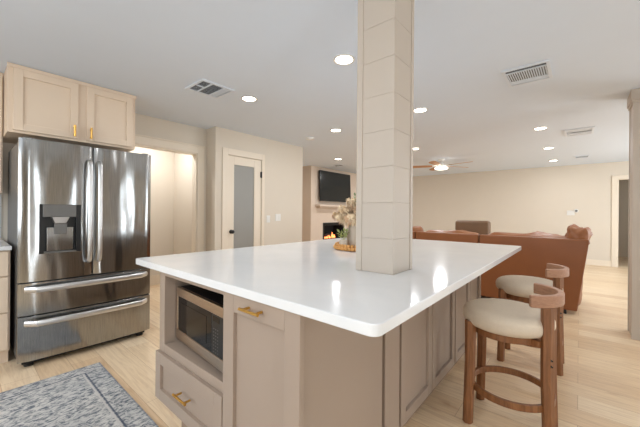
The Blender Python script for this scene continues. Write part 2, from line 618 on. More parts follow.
def unseen_window(name, axis, pos, a0, a1, z0, z1, n):
    fr = MB()

    def bx(p0, p1, q0, q1):
        if axis == 'x':
            fr.box(pos, pos + 0.06, p0, p1, q0, q1)
        else:
            fr.box(p0, p1, pos, pos + 0.06, q0, q1)
    bx(a0, a0 + 0.06, z0, z1)
    bx(a1 - 0.06, a1, z0, z1)
    bx(a0, a1, z0, z0 + 0.06)
    bx(a0, a1, z1 - 0.06, z1)
    for i in range(1, n):
        c = a0 + (a1 - a0) * i / n
        bx(c - 0.03, c + 0.03, z0, z1)
    struct(name, fr, M['white'], 0.003)


unseen_window('unseen_window_1', 'x', 3.41, -0.43, 0.03, 0.06, 2.14, 2)
unseen_window('unseen_window_4', 'x', 3.41, 3.13, 3.43, 0.06, 2.14, 1)
unseen_window('unseen_window_2', 'y', -3.06, -2.6, 0.6, 0.85, 2.25, 3)
unseen_window('unseen_window_3', 'x', 3.41, 5.9, 8.5, 0.4, 2.2, 2)
# tiled strip of wall over the counter left of the fridge
struct('wall_backsplash', MB().box(XL, XL + 0.01, -1.4, 0.262, 0.93, 1.347), M['tile'], smooth=False)

# ------------------------------------------------------------------ kitchen run on the left
# refrigerator
FX, FRY0, FRY1, FMID, FTOP = -3.15, 0.284, 1.204, 0.74, 1.738
fr = thing('refrigerator', (-3.5, (FRY0 + FRY1) / 2, 0), 'stainless steel french door refrigerator with water dispenser under the beige wall cabinet', 'refrigerator')
MB().box(-4.0, FX - 0.075, FRY0 + 0.006, FRY1 - 0.006, 0.05, FTOP - 0.012).build('body', M['steel_side'], fr, 0.006)
MB().box(-3.95, FX - 0.07, FRY0 + 0.03, FRY1 - 0.03, 0.02, 0.055).build('kick_plate', M['black'], fr, 0.003)
for y in (FRY0 + 0.07, FRY1 - 0.07):
    for x in (FX - 0.09, -3.85):
        MB().lathe((x, y, 0), [(0.028, 0), (0.03, 0.004), (0.03, 0.022), (0.012, 0.026), (0.012, 0.06)], 16).build('foot', M['black'], fr)
for y in (FRY0 + 0.05, FRY1 - 0.05):
    MB().box(FX - 0.16, FX - 0.02, y - 0.025, y + 0.025, FTOP - 0.012, FTOP + 0.012).build('hinge_cover', M['steel_side'], fr, 0.006)


def bowed(y0, y1, z0, z1, sag=0.012, edge=0.014, hole=None):
    """door slab with a softly bowed front and rounded side edges, seen from +x"""
    mb = MB()
    N = 14
    front = []
    for i in range(N + 1):
        t = i / N
        s = sag * (1 - (2 * t - 1) ** 2)
        e = 0
        if t in (0, 1):
            e = edge
        front.append((FX - sag + s - e, y0 + (y1 - y0) * t))
    if hole is None:
        poly = [(FX - 0.07, y0)] + front + [(FX - 0.07, y1)]
        mb.prism(poly, z0, z1)
        return mb
    hy0, hy1, hz0, hz1 = hole

    def fx(y):
        t = (y - y0) / (y1 - y0)
        return FX - sag + sag * (1 - (2 * t - 1) ** 2)
    ysegs = sorted(set([round(p[1], 5) for p in front] + [hy0, hy1]))

    def sect(ya, yb, za, zb):
        ys = [y for y in ysegs if ya - 1e-6 <= y <= yb + 1e-6]
        pf = [(fx(y) - (edge if (abs(y - y0) < 1e-4 or abs(y - y1) < 1e-4) else 0), y) for y in ys]
        mb.prism([(FX - 0.07, ya)] + pf + [(FX - 0.07, yb)], za, zb)
    sect(y0, y1, z0, hz0)
    sect(y0, y1, hz1, z1)
    sect(y0, hy0, hz0, hz1)
    sect(hy1, y1, hz0, hz1)
    return mb


HY0, HY1, HZ0, HZ1 = 0.398, 0.656, 0.862, 1.245
dl = bowed(FRY0, FMID - 0.005, 0.655, FTOP, hole=(HY0, HY1, HZ0, HZ1)).build('door', M['steel'], fr, 0)
dr = bowed(FMID + 0.005, FRY1, 0.655, FTOP).build('door', M['steel'], fr, 0.003)
# dispenser
mb = MB().box(FX - 0.069, FX - 0.06, HY0, HY1, HZ0, HZ1)
mb.box(FX - 0.06, FX - 0.016, HY0, HY0 + 0.03, HZ0, HZ1).box(FX - 0.06, FX - 0.016, HY1 - 0.03, HY1, HZ0, HZ1)
mb.build('dispenser_recess', M['black'], dl)
MB().box(FX - 0.06, FX - 0.004, HY0 + 0.022, HY1 - 0.03, HZ1 - 0.10, HZ1 + 0.004).build('control_panel', M['steel_side'], dl, 0.004)
MB().box(FX - 0.058, FX - 0.02, HY0 + 0.045, HY1 - 0.045, HZ0 + 0.012, HZ1 - 0.18).build('back_panel', M['steel'], dl, 0.006)
MB().box(FX - 0.058, FX + 0.0, HY0 + 0.03, HY1 - 0.03, HZ0, HZ0 + 0.012).build('drip_tray', M['steel_side'], dl, 0.002)
mc = (HY0 + HY1) / 2
MB().loft([[(FX - 0.055, mc - 0.055, HZ1 - 0.10), (FX + 0.0, mc - 0.055, HZ1 - 0.10), (FX + 0.0, mc + 0.055, HZ1 - 0.10), (FX - 0.055, mc + 0.055, HZ1 - 0.10)],
           [(FX - 0.055, mc - 0.035, HZ1 - 0.15), (FX - 0.006, mc - 0.035, HZ1 - 0.15), (FX - 0.006, mc + 0.035, HZ1 - 0.15), (FX - 0.055, mc + 0.035, HZ1 - 0.15)]]).build('spout', M['chrome'], dl, 0.004)
MB().box(FX - 0.018, FX - 0.008, mc - 0.04, mc + 0.04, HZ1 - 0.235, HZ1 - 0.15).build('lever', M['steel_side'], dl, 0.004)
for par, y in ((dl, FMID - 0.033), (dr, FMID + 0.036)):
    pts = [(FX - 0.004, y, 0.765), (FX + 0.03, y, 0.775), (FX + 0.048, y, 0.81), (FX + 0.054, y, 0.95), (FX + 0.056, y, 1.2), (FX + 0.054, y, 1.43), (FX + 0.048, y, 1.575), (FX + 0.03, y, 1.61), (FX - 0.004, y, 1.62)]
    MB().tube(pts, 0.0175, 16, 0.6).build('handle', M['chrome'], par, sub=1)
MB().box(FX - 0.0755, FX - 0.03, FMID - 0.0049, FMID + 0.0049, 0.66, FTOP - 0.004).box(FX - 0.0755, FX - 0.03, FRY0 + 0.01, FRY1 - 0.01, 0.6455, 0.6545).box(FX - 0.0755, FX - 0.03, FRY0 + 0.01, FRY1 - 0.01, 0.3925, 0.4015).build('door_gap_shade', M['black'], fr)  # black bars added in the door gaps for their dark shade line
for z0, z1, hz in ((0.402, 0.645, 0.60), (0.055, 0.392, 0.345)):
    d = bowed(FRY0, FRY1, z0, z1).build('freezer_drawer', M['steel'], fr, 0.003)
    pts = []
    for i in range(15):
        t = i / 14
        e = math.sin(min(1, min(t, 1 - t) / 0.07) * PI / 2)
        pts.append((FX - 0.006 + 0.05 * e + 0.012 * math.sin(PI * t), FRY0 + 0.04 + (FRY1 - FRY0 - 0.08) * t, hz))
    MB().tube(pts, 0.011, 16, 2.1).build('handle', M['chrome'], d)

# wall cabinet over the fridge
UX = -3.575
uc = thing('wall_cabinet', (-3.85, 0.71, 1.815), 'beige two door wall cabinet above the refrigerator with short brass pulls', 'cabinet')
U0, U1 = 0.252, 1.196
MB().box(XL + 0.002, UX, U0, U1, 1.842, CEIL - 0.003).build('body', M['cabinet_light'], uc, 0.002)
MB().box(UX, UX + 0.012, U0 - 0.004, U1 + 0.006, CEIL - 0.035, CEIL - 0.003).build('crown_trim', M['cabinet_light'], uc, 0.003)
for a0, a1, hy in ((0.285, 0.714, 0.684), (0.778, 1.168, 0.808)):
    d = shaker('+x', UX, a0, a1, 1.862, 2.372).build('door', M['cabinet_light'], uc, 0.002)
    h = bar_handle('+x', UX + 0.02, hy, hy, 1.893, 1.963, 0.009, 0.03).build('handle', M['brass'], d)
    h['label'] = 'short brass bar pull'
# narrow wall cabinet and base cabinet left of the fridge
w2 = thing('wall_cabinet', (-4.0, -0.2, 1.347), 'beige wall cabinet over the white tiled backsplash at left edge', 'cabinet')
MB().box(XL + 0.002, -3.89, -0.65, 0.25, 1.347, CEIL - 0.003).build('body', M['cabinet_light'], w2, 0.002)
for a0, a1 in ((-0.64, -0.215), (-0.205, 0.24)):
    d = shaker('+x', -3.89, a0, a1, 1.36, 2.37).build('door', M['cabinet_light'], w2, 0.002)
    bar_handle('+x', -3.87, -0.24 if a0 < -0.5 else -0.18, -0.24 if a0 < -0.5 else -0.18, 1.41, 1.48, 0.005, 0.028).build('handle', M['brass'], d)
bc = thing('base_cabinet', (-3.8, -0.2, 0), 'beige base cabinet with drawers left of the refrigerator', 'cabinet')
MB().box(XL + 0.002, -3.38, -0.65, 0.262, 0.105, 0.888).build('body', M['cabinet_light'], bc, 0.002)
MB().box(XL + 0.002, -3.43, -0.65, 0.258, 0.0, 0.105).build('toe_kick', M['cabinet_light'], bc)
for z0, z1 in ((0.12, 0.40), (0.41, 0.68), (0.69, 0.88)):
    d = shaker('+x', -3.38, -0.63, 0.25, z0, z1, rail=0.05).build('drawer', M['cabinet_light'], bc, 0.002)
    bar_handle('+x', -3.36, -0.26, -0.12, (z0 + z1) / 2, (z0 + z1) / 2).build('handle', M['brass'], d)
tag(MB().box(XL + 0.012, -3.335, -0.65, 0.266, 0.889, 0.92).build('countertop', M['quartz'], None, 0.003), 'white quartz counter on the base cabinet left of the refrigerator', 'countertop')

# rug
tag(MB().box(RX0, RX1, RY0, RY1, 0.0, 0.009).build('rug', M['rug'], None, 0.003, origin=(RCX, RCY, 0)), 'distressed blue grey and ivory patterned rug on the floor before the refrigerator', 'rug')

# ------------------------------------------------------------------ the island
IX0, IX1, IY0, IY1, ITOP, ITH = -2.0, -0.38, 0.67, 3.18, 0.92, 0.034
BXL, BXR, BYF = -1.725, -0.675, 0.705


def rounded_rect(x0, x1, y0, y1, r, n=6):
    out = []
    for cx, cy, a in ((x1 - r, y1 - r, 0), (x0 + r, y1 - r, 90), (x0 + r, y0 + r, 180), (x1 - r, y0 + r, 270)):
        for k in range(n + 1):
            t = math.radians(a + 90 * k / n)
            out.append((cx + r * math.cos(t), cy + r * math.sin(t)))
    return out


o = MB().prism(rounded_rect(IX0, IX1, IY0, IY1, 0.028), ITOP - ITH, ITOP).build('island_countertop', M['quartz'], None, 0.004, 3)
tag(o, 'long white quartz worktop covering the kitchen island', 'countertop')

# microwave cabinet of the island (open niche above a drawer)
zt = ITOP - ITH - 0.001
MCR = -1.086
mc_ = thing('microwave_cabinet', (-1.4, 0.95, 0), 'taupe island cabinet with an open microwave niche above one drawer', 'cabinet')
NX0, NX1, NZ0, NZ1, NYB = -1.667, -1.10, 0.497, 0.857, 1.18
mb = MB()
mb.box(BXL, NX0, BYF, 1.25, 0.2, zt)            # left side
mb.box(NX1, MCR, BYF, 1.25, 0.2, zt)            # right side
mb.box(NX0, NX1, BYF, 1.25, NZ1, zt)            # top rail
mb.box(NX0, NX1, BYF, 1.25, 0.2, NZ0)           # below the niche
mb.box(NX0, NX1, NYB, 1.25, NZ0, NZ1)           # back of the niche
mb.build('body', M['cabinet'], mc_, 0.0015)
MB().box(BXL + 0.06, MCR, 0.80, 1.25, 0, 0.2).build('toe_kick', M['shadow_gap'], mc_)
d = shaker('-y', BYF, -1.727, -1.09, 0.208, 0.454).build('drawer', M['cabinet'], mc_, 0.002)
h = bar_handle('-y', BYF - 0.02, -1.43, -1.345, 0.34, 0.34).build('handle', M['brass'], d)
h['label'] = 'brass bar pull'
# microwave
mw = thing('microwave', (-1.655, 0.76, NZ0), 'stainless and black microwave oven inside the island niche', 'microwave')
X0, X1, Y0, Z0, Z1 = -1.655, -1.125, 0.76, NZ0 + 0.022, 0.793
mw.rotation_euler.z = math.radians(-4.3)
MB().box(X0 + 0.004, X1 - 0.004, Y0 + 0.02, 1.12, Z0, Z1).build('body', M['black'], mw, 0.004)
for x in (X0 + 0.05, X1 - 0.05):
    for y in (Y0 + 0.06, 1.08):
        MB().lathe((x, y, NZ0), [(0.014, 0), (0.016, 0.003), (0.016, 0.024)], 12).build('foot', M['black'], mw)
CX = X1 - 0.125
mb = MB()
mb.box(X0, X1, Y0, Y0 + 0.022, Z1 - 0.045, Z1).box(X0, X1, Y0, Y0 + 0.022, Z0, Z0 + 0.05)
mb.box(X0, X0 + 0.022, Y0, Y0 + 0.022, Z0 + 0.05, Z1 - 0.045)
mb.build('front_frame', M['microsteel'], mw, 0.003)
g = MB().box(X0 + 0.022, CX, Y0 + 0.003, Y0 + 0.02, Z0 + 0.05, Z1 - 0.045).build('door_glass', M['glassblack'], mw, 0.003)
MB().box(X0 + 0.06, CX - 0.05, Y0 + 0.0018, Y0 + 0.004, Z0 + 0.075, Z1 - 0.075).build('window_screen', simple('microwave_window', (24, 20, 17), 0.12, Specular_IOR_Level=0.25), g)
cp = MB().box(CX, X1, Y0 + 0.003, Y0 + 0.02, Z0 + 0.05, Z1 - 0.045).build('control_panel', M['black'], mw, 0.002)
mb = MB()
for i in range(3):
    for j in range(8):
        mb.box(CX + 0.02 + i * 0.018, CX + 0.027 + i * 0.018, Y0 + 0.0015, Y0 + 0.004, Z0 + 0.060 + j * 0.0145, Z0 + 0.064 + j * 0.0145)
mb.build('keypad', M['steel_side'], cp, smooth=False)
MB().box(CX + 0.012, CX + 0.072, Y0 + 0.0018, Y0 + 0.004, Z1 - 0.078, Z1 - 0.055).build('display', M['glassblack'], cp)

# pull out cabinet at the near corner, its side clad by a plain panel
pc = thing('pull_out_cabinet', (-0.88, 0.97, 0), 'taupe island cabinet with one tall shaker front and brass pull', 'cabinet')
MB().box(MCR + 0.001, BXR - 0.018, BYF, 1.25, 0.1, zt).build('body', M['cabinet'], pc, 0.0015)
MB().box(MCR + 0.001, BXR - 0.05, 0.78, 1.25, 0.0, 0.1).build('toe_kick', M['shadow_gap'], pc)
MB().box(BXR - 0.018, BXR, BYF, 1.243, 0.0, zt).build('side_panel', M['cabinet'], pc, 0.002)
d = shaker('-y', BYF, -1.083, -0.656 - 0.002, 0.12, 0.882, rail=0.07).build('door', M['cabinet'], pc, 0.002)
h = bar_handle('-y', BYF - 0.02, -0.914, -0.842, 0.85, 0.85).build('handle', M['brass'], d)
h['label'] = 'brass bar pull'
# boxed post of the island under the column
mb = MB().box(-0.95, BXR, 1.272, 1.418, 0, zt)
tag(mb.build('island_post', M['cabinet'], None, 0.003), 'narrow taupe post panel in the island side under the column', 'panel')
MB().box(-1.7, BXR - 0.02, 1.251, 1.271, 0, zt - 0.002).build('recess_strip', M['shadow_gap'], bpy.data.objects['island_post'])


def island_unit(y0, y1, doors, label):
    u = thing('island_cabinet', ((BXL + BXR) / 2, (y0 + y1) / 2, 0), label, 'cabinet', 'cabinets along the stool side of the island')
    MB().box(BXL, BXR - 0.022, y0, y1, 0.105, zt).build('body', M['cabinet'], u, 0.0015)
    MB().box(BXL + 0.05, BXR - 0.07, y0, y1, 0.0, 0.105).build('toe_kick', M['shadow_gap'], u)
    for a0, a1 in doors:
        shaker('+x', BXR - 0.022, a0, a1, 0.115, zt - 0.006, rail=0.056).build('door', M['cabinet'], u, 0.002)
    return u


island_unit(1.42, 2.318, ((1.444, 1.866), (1.874, 2.312)), 'taupe island cabinet under the worktop edge nearest the column, two shaker doors')
island_unit(2.32, 3.08, ((2.328, 2.71), (2.718, 3.074)), 'taupe island cabinet at the sofa end, behind the near stool')

# ------------------------------------------------------------------ columns
def shiplap(mb, x0, x1, y0, y1, z0, z1, first, pitch, gap=0.0013, lip=0.0022):
    mb.box(x0 + lip, x1 - lip, y0 + lip, y1 - lip, z0, z1)
    zs = [first + k * pitch for k in range(-10, 20)]
    zs = [z0] + [q for q in zs if z0 + 0.01 < q < z1 - 0.01] + [z1]
    for a, c in zip(zs, zs[1:]):
        mb.box(x0, x1, y0, y1, a + (gap / 2 if a > z0 else 0), c - (gap / 2 if c < z1 else 0))


cx0, cx1, cy0, cy1 = -0.828, -0.637, 1.262, 1.455
col = thing('column', ((cx0 + cx1) / 2, (cy0 + cy1) / 2, ITOP), 'square cream shiplap column standing on the white island worktop', 'column')
mb = MB()
shiplap(mb, cx0, cx1, cy0, cy1, ITOP + 0.0005, CEIL - 0.001, 1.08, 0.1665)
mb.build('shaft', M['column'], col, 0.0012)
mb = MB().box(cx0 - 0.006, cx0 + 0.026, cy0 - 0.005, cy0 + 0.02, ITOP + 0.0008, CEIL - 0.001)
mb.box(cx1 - 0.02, cx1 + 0.005, cy1 - 0.02, cy1 + 0.006, ITOP + 0.0008, CEIL - 0.001)
mb.box(cx0 - 0.006, cx0 + 0.02, cy1 - 0.02, cy1 + 0.006, ITOP + 0.0008, CEIL - 0.001)
mb.build('corner_trim', M['column'], col, 0.002)
rc0, rc1, ry0, ry1 = 0.397, 0.69, 4.21, 4.505
col2 = thing('column', (0.54, 4.36, 0), 'square cream shiplap column with stepped top standing on the oak floor beyond the stools', 'column')
mb = MB()
shiplap(mb, rc0, rc1, ry0, ry1, 0.0, CEIL - 0.001, 0.1, 0.1665)
mb.build('shaft', M['column'], col2, 0.0012)
mb = MB()
for xx in (rc0, rc1):
    for yy in (ry0, ry1):
        mb.box(xx - 0.006 if xx == rc0 else xx - 0.034, xx + 0.034 if xx == rc0 else xx + 0.006, yy - 0.006 if yy == ry0 else yy - 0.034, yy + 0.034 if yy == ry0 else yy + 0.006, 0.0, CEIL - 0.11)
mb.build('corner_trim', M['column'], col2, 0.002)
MB().box(rc0 - 0.022, rc1 + 0.022, ry0 - 0.022, ry1 + 0.022, CEIL - 0.10, CEIL - 0.001).box(rc0 - 0.014, rc1 + 0.014, ry0 - 0.014, ry1 + 0.014, CEIL - 0.125, CEIL - 0.10).build('cap', M['column'], col2, 0.003)

# ------------------------------------------------------------------ bar stools
def make_stool(cx, cy, label):
    t = thing('bar_stool', (cx, cy, 0), label, 'bar stool', 'bar stools along the island')
    # cushion
    prof = []
    R_, zc, hh = 0.23, 0.605, 0.058
    for k in range(19):
        a = -PI / 2 + PI * k / 18
        rr = R_ - 0.085 + 0.085 * max(0, math.cos(a)) ** 0.8
        if k in (0, 18):
            rr = 0.008
        zz = zc + hh * math.copysign(abs(math.sin(a)) ** 0.9, math.sin(a))
        prof.append((rr, zz))
    prof.insert(1, (R_ - 0.10, zc - hh))
    prof.insert(-1, (R_ - 0.10, zc + hh * 1.03))
    prof.insert(-1, (R_ - 0.16, zc + hh * 1.08))
    MB().lathe((cx, cy, 0), prof, 48).build('seat', M['boucle'], t, angle=80)
    # legs : six sided posts that narrow towards the floor
    for dx_, dy_, top in ((-0.155, -0.148, 0.585), (-0.155, 0.128, 0.585), (0.2, -0.115, 0.727), (0.2, 0.115, 0.727)):
        lx, ly = cx + dx_, cy + dy_
        ang = math.atan2(dy_, dx_)

        def octo(x, y, r, z):
            return [(x + r * math.cos(ang + PI / 6 + PI / 3 * k), y + r * math.sin(ang + PI / 6 + PI / 3 * k), z) for k in range(6)]
        ox, oy = math.cos(ang), math.sin(ang)
        MB().loft([octo(lx + ox * 0.012, ly + oy * 0.012, 0.0275, 0.0), octo(lx, ly, 0.029, 0.35), octo(lx, ly, 0.030, top)]).build('leg', M['walnut'], t, 0.002)
    MB().ring((cx + 0.022, cy, 0.205), 0.2, 0.02, 0.036, 56).build('foot_ring', M['walnut'], t, 0.003)
    mb = MB().ring((cx, cy, 0.53), 0.165, 0.022, 0.036, 56)
    for q in (-0.62, 0.62):
        mb.box(-0.19, 0.215, -0.018, 0.018, 0.513, 0.546 + 0.001 * q, Matrix.Translation((cx, cy, 0)) @ Matrix.Rotation(q, 4, 'Z'))
    mb.build('seat_rail', M['walnut'], t, 0.003)
    br = MB().ring((cx + 0.062, cy, 0.756), 0.188, 0.03, 0.062, 40, -1.2, 1.28).build('backrest', M['walnut_pale'], t, 0.006)
    br['label'] = 'pale curved wooden back band'
    for z_ in (0.465, 0.435):
        for sy_ in (-1, 1):
            MB().tube([(cx + 0.215, cy + sy_ * 0.13, z_), (cx + 0.222, cy + sy_ * 0.144, z_)], 0.0042, 10).build('bolt_head', M['black'], t)
    return t


st1 = make_stool(-0.32, 2.06, 'round cream bar stool nearest the column, showing its foot ring')
copy_tree(st1, (-0.32, 3.03, 0), 'round cream bar stool nearest the leather sofa, half hidden by the other stool')

# ------------------------------------------------------------------ tray, vase and dried flowers
TX, TY = -1.285, 2.01
tr = thing('bead_tray', (TX, TY, ITOP), 'round tan wooden bead tray on the island worktop', 'tray')
MB().lathe((TX, TY, ITOP), [(0.19, 0.0), (0.2, 0.004), (0.2, 0.012), (0.05, 0.014)], 40).build('tray_base', M['bead'], tr)
mb = MB()
for k in range(44):
    a = 2 * PI * k / 44
    mb.sphere((TX + 0.2 * math.cos(a), TY + 0.2 * math.sin(a), ITOP + 0.016), 0.0148, seg=10, ring=6)
for k in range(40):
    a = 2 * PI * (k + .5) / 40
    mb.sphere((TX + 0.19 * math.cos(a), TY + 0.19 * math.sin(a), ITOP + 0.034), 0.0135, seg=10, ring=6)
mb.build('bead_rim', M['bead'], tr)
VX, VY = -1.318, 1.975
tag(MB().lathe((VX, VY, ITOP + 0.0145), [(0.05, 0), (0.058, 0.01), (0.062, 0.06), (0.063, 0.12), (0.058, 0.16), (0.05, 0.175), (0.046, 0.18), (0.04, 0.176), (0.045, 0.15), (0.02, 0.02)], 32).build('vase', M['ceramic']),
    'pale grey ceramic vase holding dried flowers on the bead tray', 'vase')
bq = thing('dried_bouquet', (VX, VY, 1.08), 'bouquet of cream dried plumes and grey green leaves in the pale vase', 'flowers')
random.seed(11)


def plume(base, tip, r0, n_hair, mat, stems):
    """feathery seed head: many thin curved blades round a stem"""
    mb = MB()
    base, tip = Vector(base), Vector(tip)
    ax = (tip - base)
    L = ax.length
    ax.normalize()
    s1 = ax.orthogonal().normalized()
    s2 = ax.cross(s1)
    for k in range(n_hair):
        t = random.uniform(0.0, 1.0)
        a = random.uniform(0, 2 * PI)
        out = s1 * math.cos(a) + s2 * math.sin(a)
        p = base + ax * (L * t)
        rr = r0 * (1.1 - 0.65 * t) * random.uniform(0.7, 1.15)
        q = p + out * rr * 0.6 + ax * rr * 0.5
        e = p + out * rr + ax * rr * 0.55 + Vector((0, 0, -rr * 0.25))
        w = 0.0042
        side = out.cross(ax) * w
        vs = [mb.bm.verts.new(c) for c in (p - side, p + side, q + side * 1.2, q - side * 1.2, e)]
        mb.bm.faces.new((vs[0], vs[1], vs[2], vs[3]))
        mb.bm.faces.new((vs[3], vs[2], vs[4]))
    mb.tube([base, tip], [0.006, 0.002], 6)
    stems.tube([Vector((VX + random.uniform(-.015, .015), VY + random.uniform(-.015, .015), ITOP + 0.06)), base], 0.002, 5)
    return mb.build('plume', mat, bq, smooth=False)


stems = MB()
for k in range(34):
    a = 2 * PI * k / 11 + random.uniform(-.2, .2)
    tilt = random.uniform(0.25, 1.4)
    ln = random.uniform(0.09, 0.145)
    d = Vector((math.cos(a) * math.sin(tilt), math.sin(a) * math.sin(tilt), math.cos(tilt)))
    bs = Vector((VX, VY, 1.125)) + d * 0.045
    bs.z = max(bs.z, 1.13)
    plume(bs, bs + d * ln, 0.05, 170, M['plume'] if k % 4 else M['rust_plume'], stems)
plume((VX, VY, 1.15), (VX - 0.01, VY, 1.30), 0.065, 260, M['plume'], stems)
stems.build('stems', M['rust_plume'], bq)


def leaf_spray(base, d, ln, n):
    mb = MB()
    base, d = Vector(base), Vector(d).normalized()
    s = d.orthogonal().normalized()
    mb.tube([base, base + d * ln], [0.002, 0.001], 5)
    for k in range(n):
        t = 0.25 + 0.75 * k / (n - 1)
        a = k * 2.4
        out = (Matrix.Rotation(a, 3, d) @ s)
        p = base + d * ln * t
        tip = p + out * 0.028 + d * 0.032
        mid = (p + tip) / 2
        sd = out.cross(d).normalized() * 0.009
        up = Vector((0, 0, 0.004))
        vs = [mb.bm.verts.new(c) for c in (p, mid + sd + up, tip, mid - sd + up)]
        mb.bm.faces.new((vs[0], vs[1], vs[2]))
        mb.bm.faces.new((vs[0], vs[2], vs[3]))
    return mb


for dd in ((0.12, 0.1, 1), (-0.1, 0.15, 1), (0.3, -0.2, 1)):
    leaf_spray((VX, VY, 1.16), dd, 0.18, 9).build('leaf_spray', M['leaf'], bq, smooth=False)
# small glass bottle with a green sprig beside the vase
BXv, BYv = -1.347, 1.862
sp = thing('sprig', (BXv, BYv, 0.94), 'small green sprig standing beside the pale vase on the bead tray', 'plant')
MB().lathe((BXv, BYv, ITOP + 0.0145), [(0.026, 0), (0.03, 0.004), (0.032, 0.05), (0.028, 0.06), (0.024, 0.058)], 20).build('cup', M['ceramic'], sp)
for dd in ((0.1, 0.1, 1), (-0.35, -0.2, 1), (0.3, 0.2, 1), (-0.1, 0.35, 1)):
    leaf_spray((BXv, BYv, ITOP + 0.06), dd, 0.075, 8).build('leaf_spray', M['fresh_leaf'], sp, smooth=False)

# ------------------------------------------------------------------ living room: sofa and recliner
SY = 4.70
so = thing('sofa', (-1.3, 5.15, 0), 'cognac leather sofa seen from behind, beyond the island', 'sofa')


def slab_back(x0, x1, lean_r=0.0):
    """outer back panel: vertical sheet that leans slightly; right edge may flare outwards towards the top"""
    z0, z1 = 0.055, 0.905
    pts0 = [(x0, SY), (x1, SY), (x1, SY + 0.16), (x0, SY + 0.16)]
    pts1 = [(x0, SY - 0.005), (x1 + lean_r, SY - 0.005), (x1 + lean_r, SY + 0.12), (x0, SY + 0.12)]
    rings = []
    for k in range(6):
        t = k / 5
        rings.append([(a[0] * (1 - t) + c[0] * t, a[1] * (1 - t) + c[1] * t, z0 + (z1 - z0) * t) for a, c in zip(pts0, pts1)])
    return MB().loft(rings)


XS = [(-3.05, -2.0), (-1.985, -1.078), (-1.062, -0.012)]
for i, (a, c) in enumerate(XS):
    slab_back(a, c, 0.105 if i == 2 else 0).build('back_panel', M['leather'], so, 0.014, 3)
MB().box(-3.0, -0.08, SY + 0.1, SY + 0.92, 0.035, 0.26).build('base', M['leather'], so, 0.02)
for x in (-2.95, -1.98, -1.07, -0.14):
    for y in (SY + 0.06, SY + 0.85):
        MB().box(x - 0.03, x + 0.03, y - 0.03, y + 0.03, 0.0, 0.056).build('foot', M['black'], so, 0.004)


def lump(mb, c, sc, amp=0.03, fr=6.0, seg=40, seed=0, power=0.6):
    """soft crumpled leather form"""
    bm2 = bmesh.new()
    bmesh.ops.create_uvsphere(bm2, u_segments=seg, v_segments=seg // 2, radius=1)
    vmap = {}
    for v in bm2.verts:
        p = Vector([math.copysign(abs(q) ** power, q) for q in v.co])
        p = Vector((p.x * sc[0], p.y * sc[1], p.z * sc[2]))
        n_ = noise.noise(p * fr + Vector((seed, seed * 1.7, 0)))
        n2_ = abs(noise.noise(p * fr * 1.9 + Vector((seed * 3.1, 0, 5))))
        p += v.co.normalized() * amp * (n_ + 0.9 * n2_)
        vmap[v] = mb.bm.verts.new(p + Vector(c))
    for f in bm2.faces:
        mb.bm.faces.new([vmap[v] for v in f.verts])
    bm2.free()
    return mb


for i, (a, c) in enumerate(XS):
    xc, hw = (a + c) / 2, (c - a) / 2
    lump(MB(), (xc, SY + 0.55, 0.36), (hw - 0.01, 0.36, 0.12), 0.02, 4, seed=i, power=0.35).build('seat_cushion', M['leather'], so, angle=80)
    lump(MB(), (xc, SY + 0.235, 0.70), (hw - 0.02, 0.13, 0.225), 0.035, 5, seed=i + 4, power=0.4).build('back_cushion', M['leather_worn'], so, angle=80)
for s_, x in ((1, -0.06), (-1, -2.98)):
    lump(MB(), (x - 0.02 * s_, SY + 0.52, 0.35), (0.11, 0.44, 0.3), 0.02, 4, seed=9 + s_, power=0.4).build('armrest', M['leather'], so, angle=80)
# crumpled head pillows that show over the back
mb = lump(MB(), (-0.01, SY + 0.22, 0.93), (0.1, 0.11, 0.10), 0.055, 11, 44, seed=21, power=0.75)
hp = mb.build('head_pillow', M['leather_worn'], so, angle=80)
hp['label'] = 'crumpled leather pillow on the end of the back'
lump(MB(), (-2.06, SY + 0.2, 0.90), (0.11, 0.1, 0.075), 0.02, 9, 40, seed=31, power=0.7).build('head_pillow', M['leather_worn'], so, angle=80)
# recliner further into the room
rcX, rcY = -1.62, 6.55
rl = thing('recliner', (rcX, rcY, 0), 'taupe brown leather recliner whose back shows over the sofa', 'armchair')
MB().box(rcX - 0.315, rcX + 0.315, rcY - 0.02, rcY + 0.16, 0.40, 1.06).build('backrest', M['recliner'], rl, 0.05, 4)
MB().box(rcX - 0.28, rcX + 0.28, rcY + 0.1, rcY + 0.75, 0.1, 0.46).build('seat', M['recliner'], rl, 0.04, 4)
for s_ in (-1, 1):
    MB().box(rcX + s_ * 0.29 - 0.09, rcX + s_ * 0.29 + 0.09, rcY + 0.06, rcY + 0.78, 0.08, 0.62).build('armrest', M['recliner'], rl, 0.05, 4)
MB().box(rcX - 0.3, rcX + 0.3, rcY + 0.02, rcY + 0.7, 0.0, 0.12).build('base', M['black'], rl, 0.01)

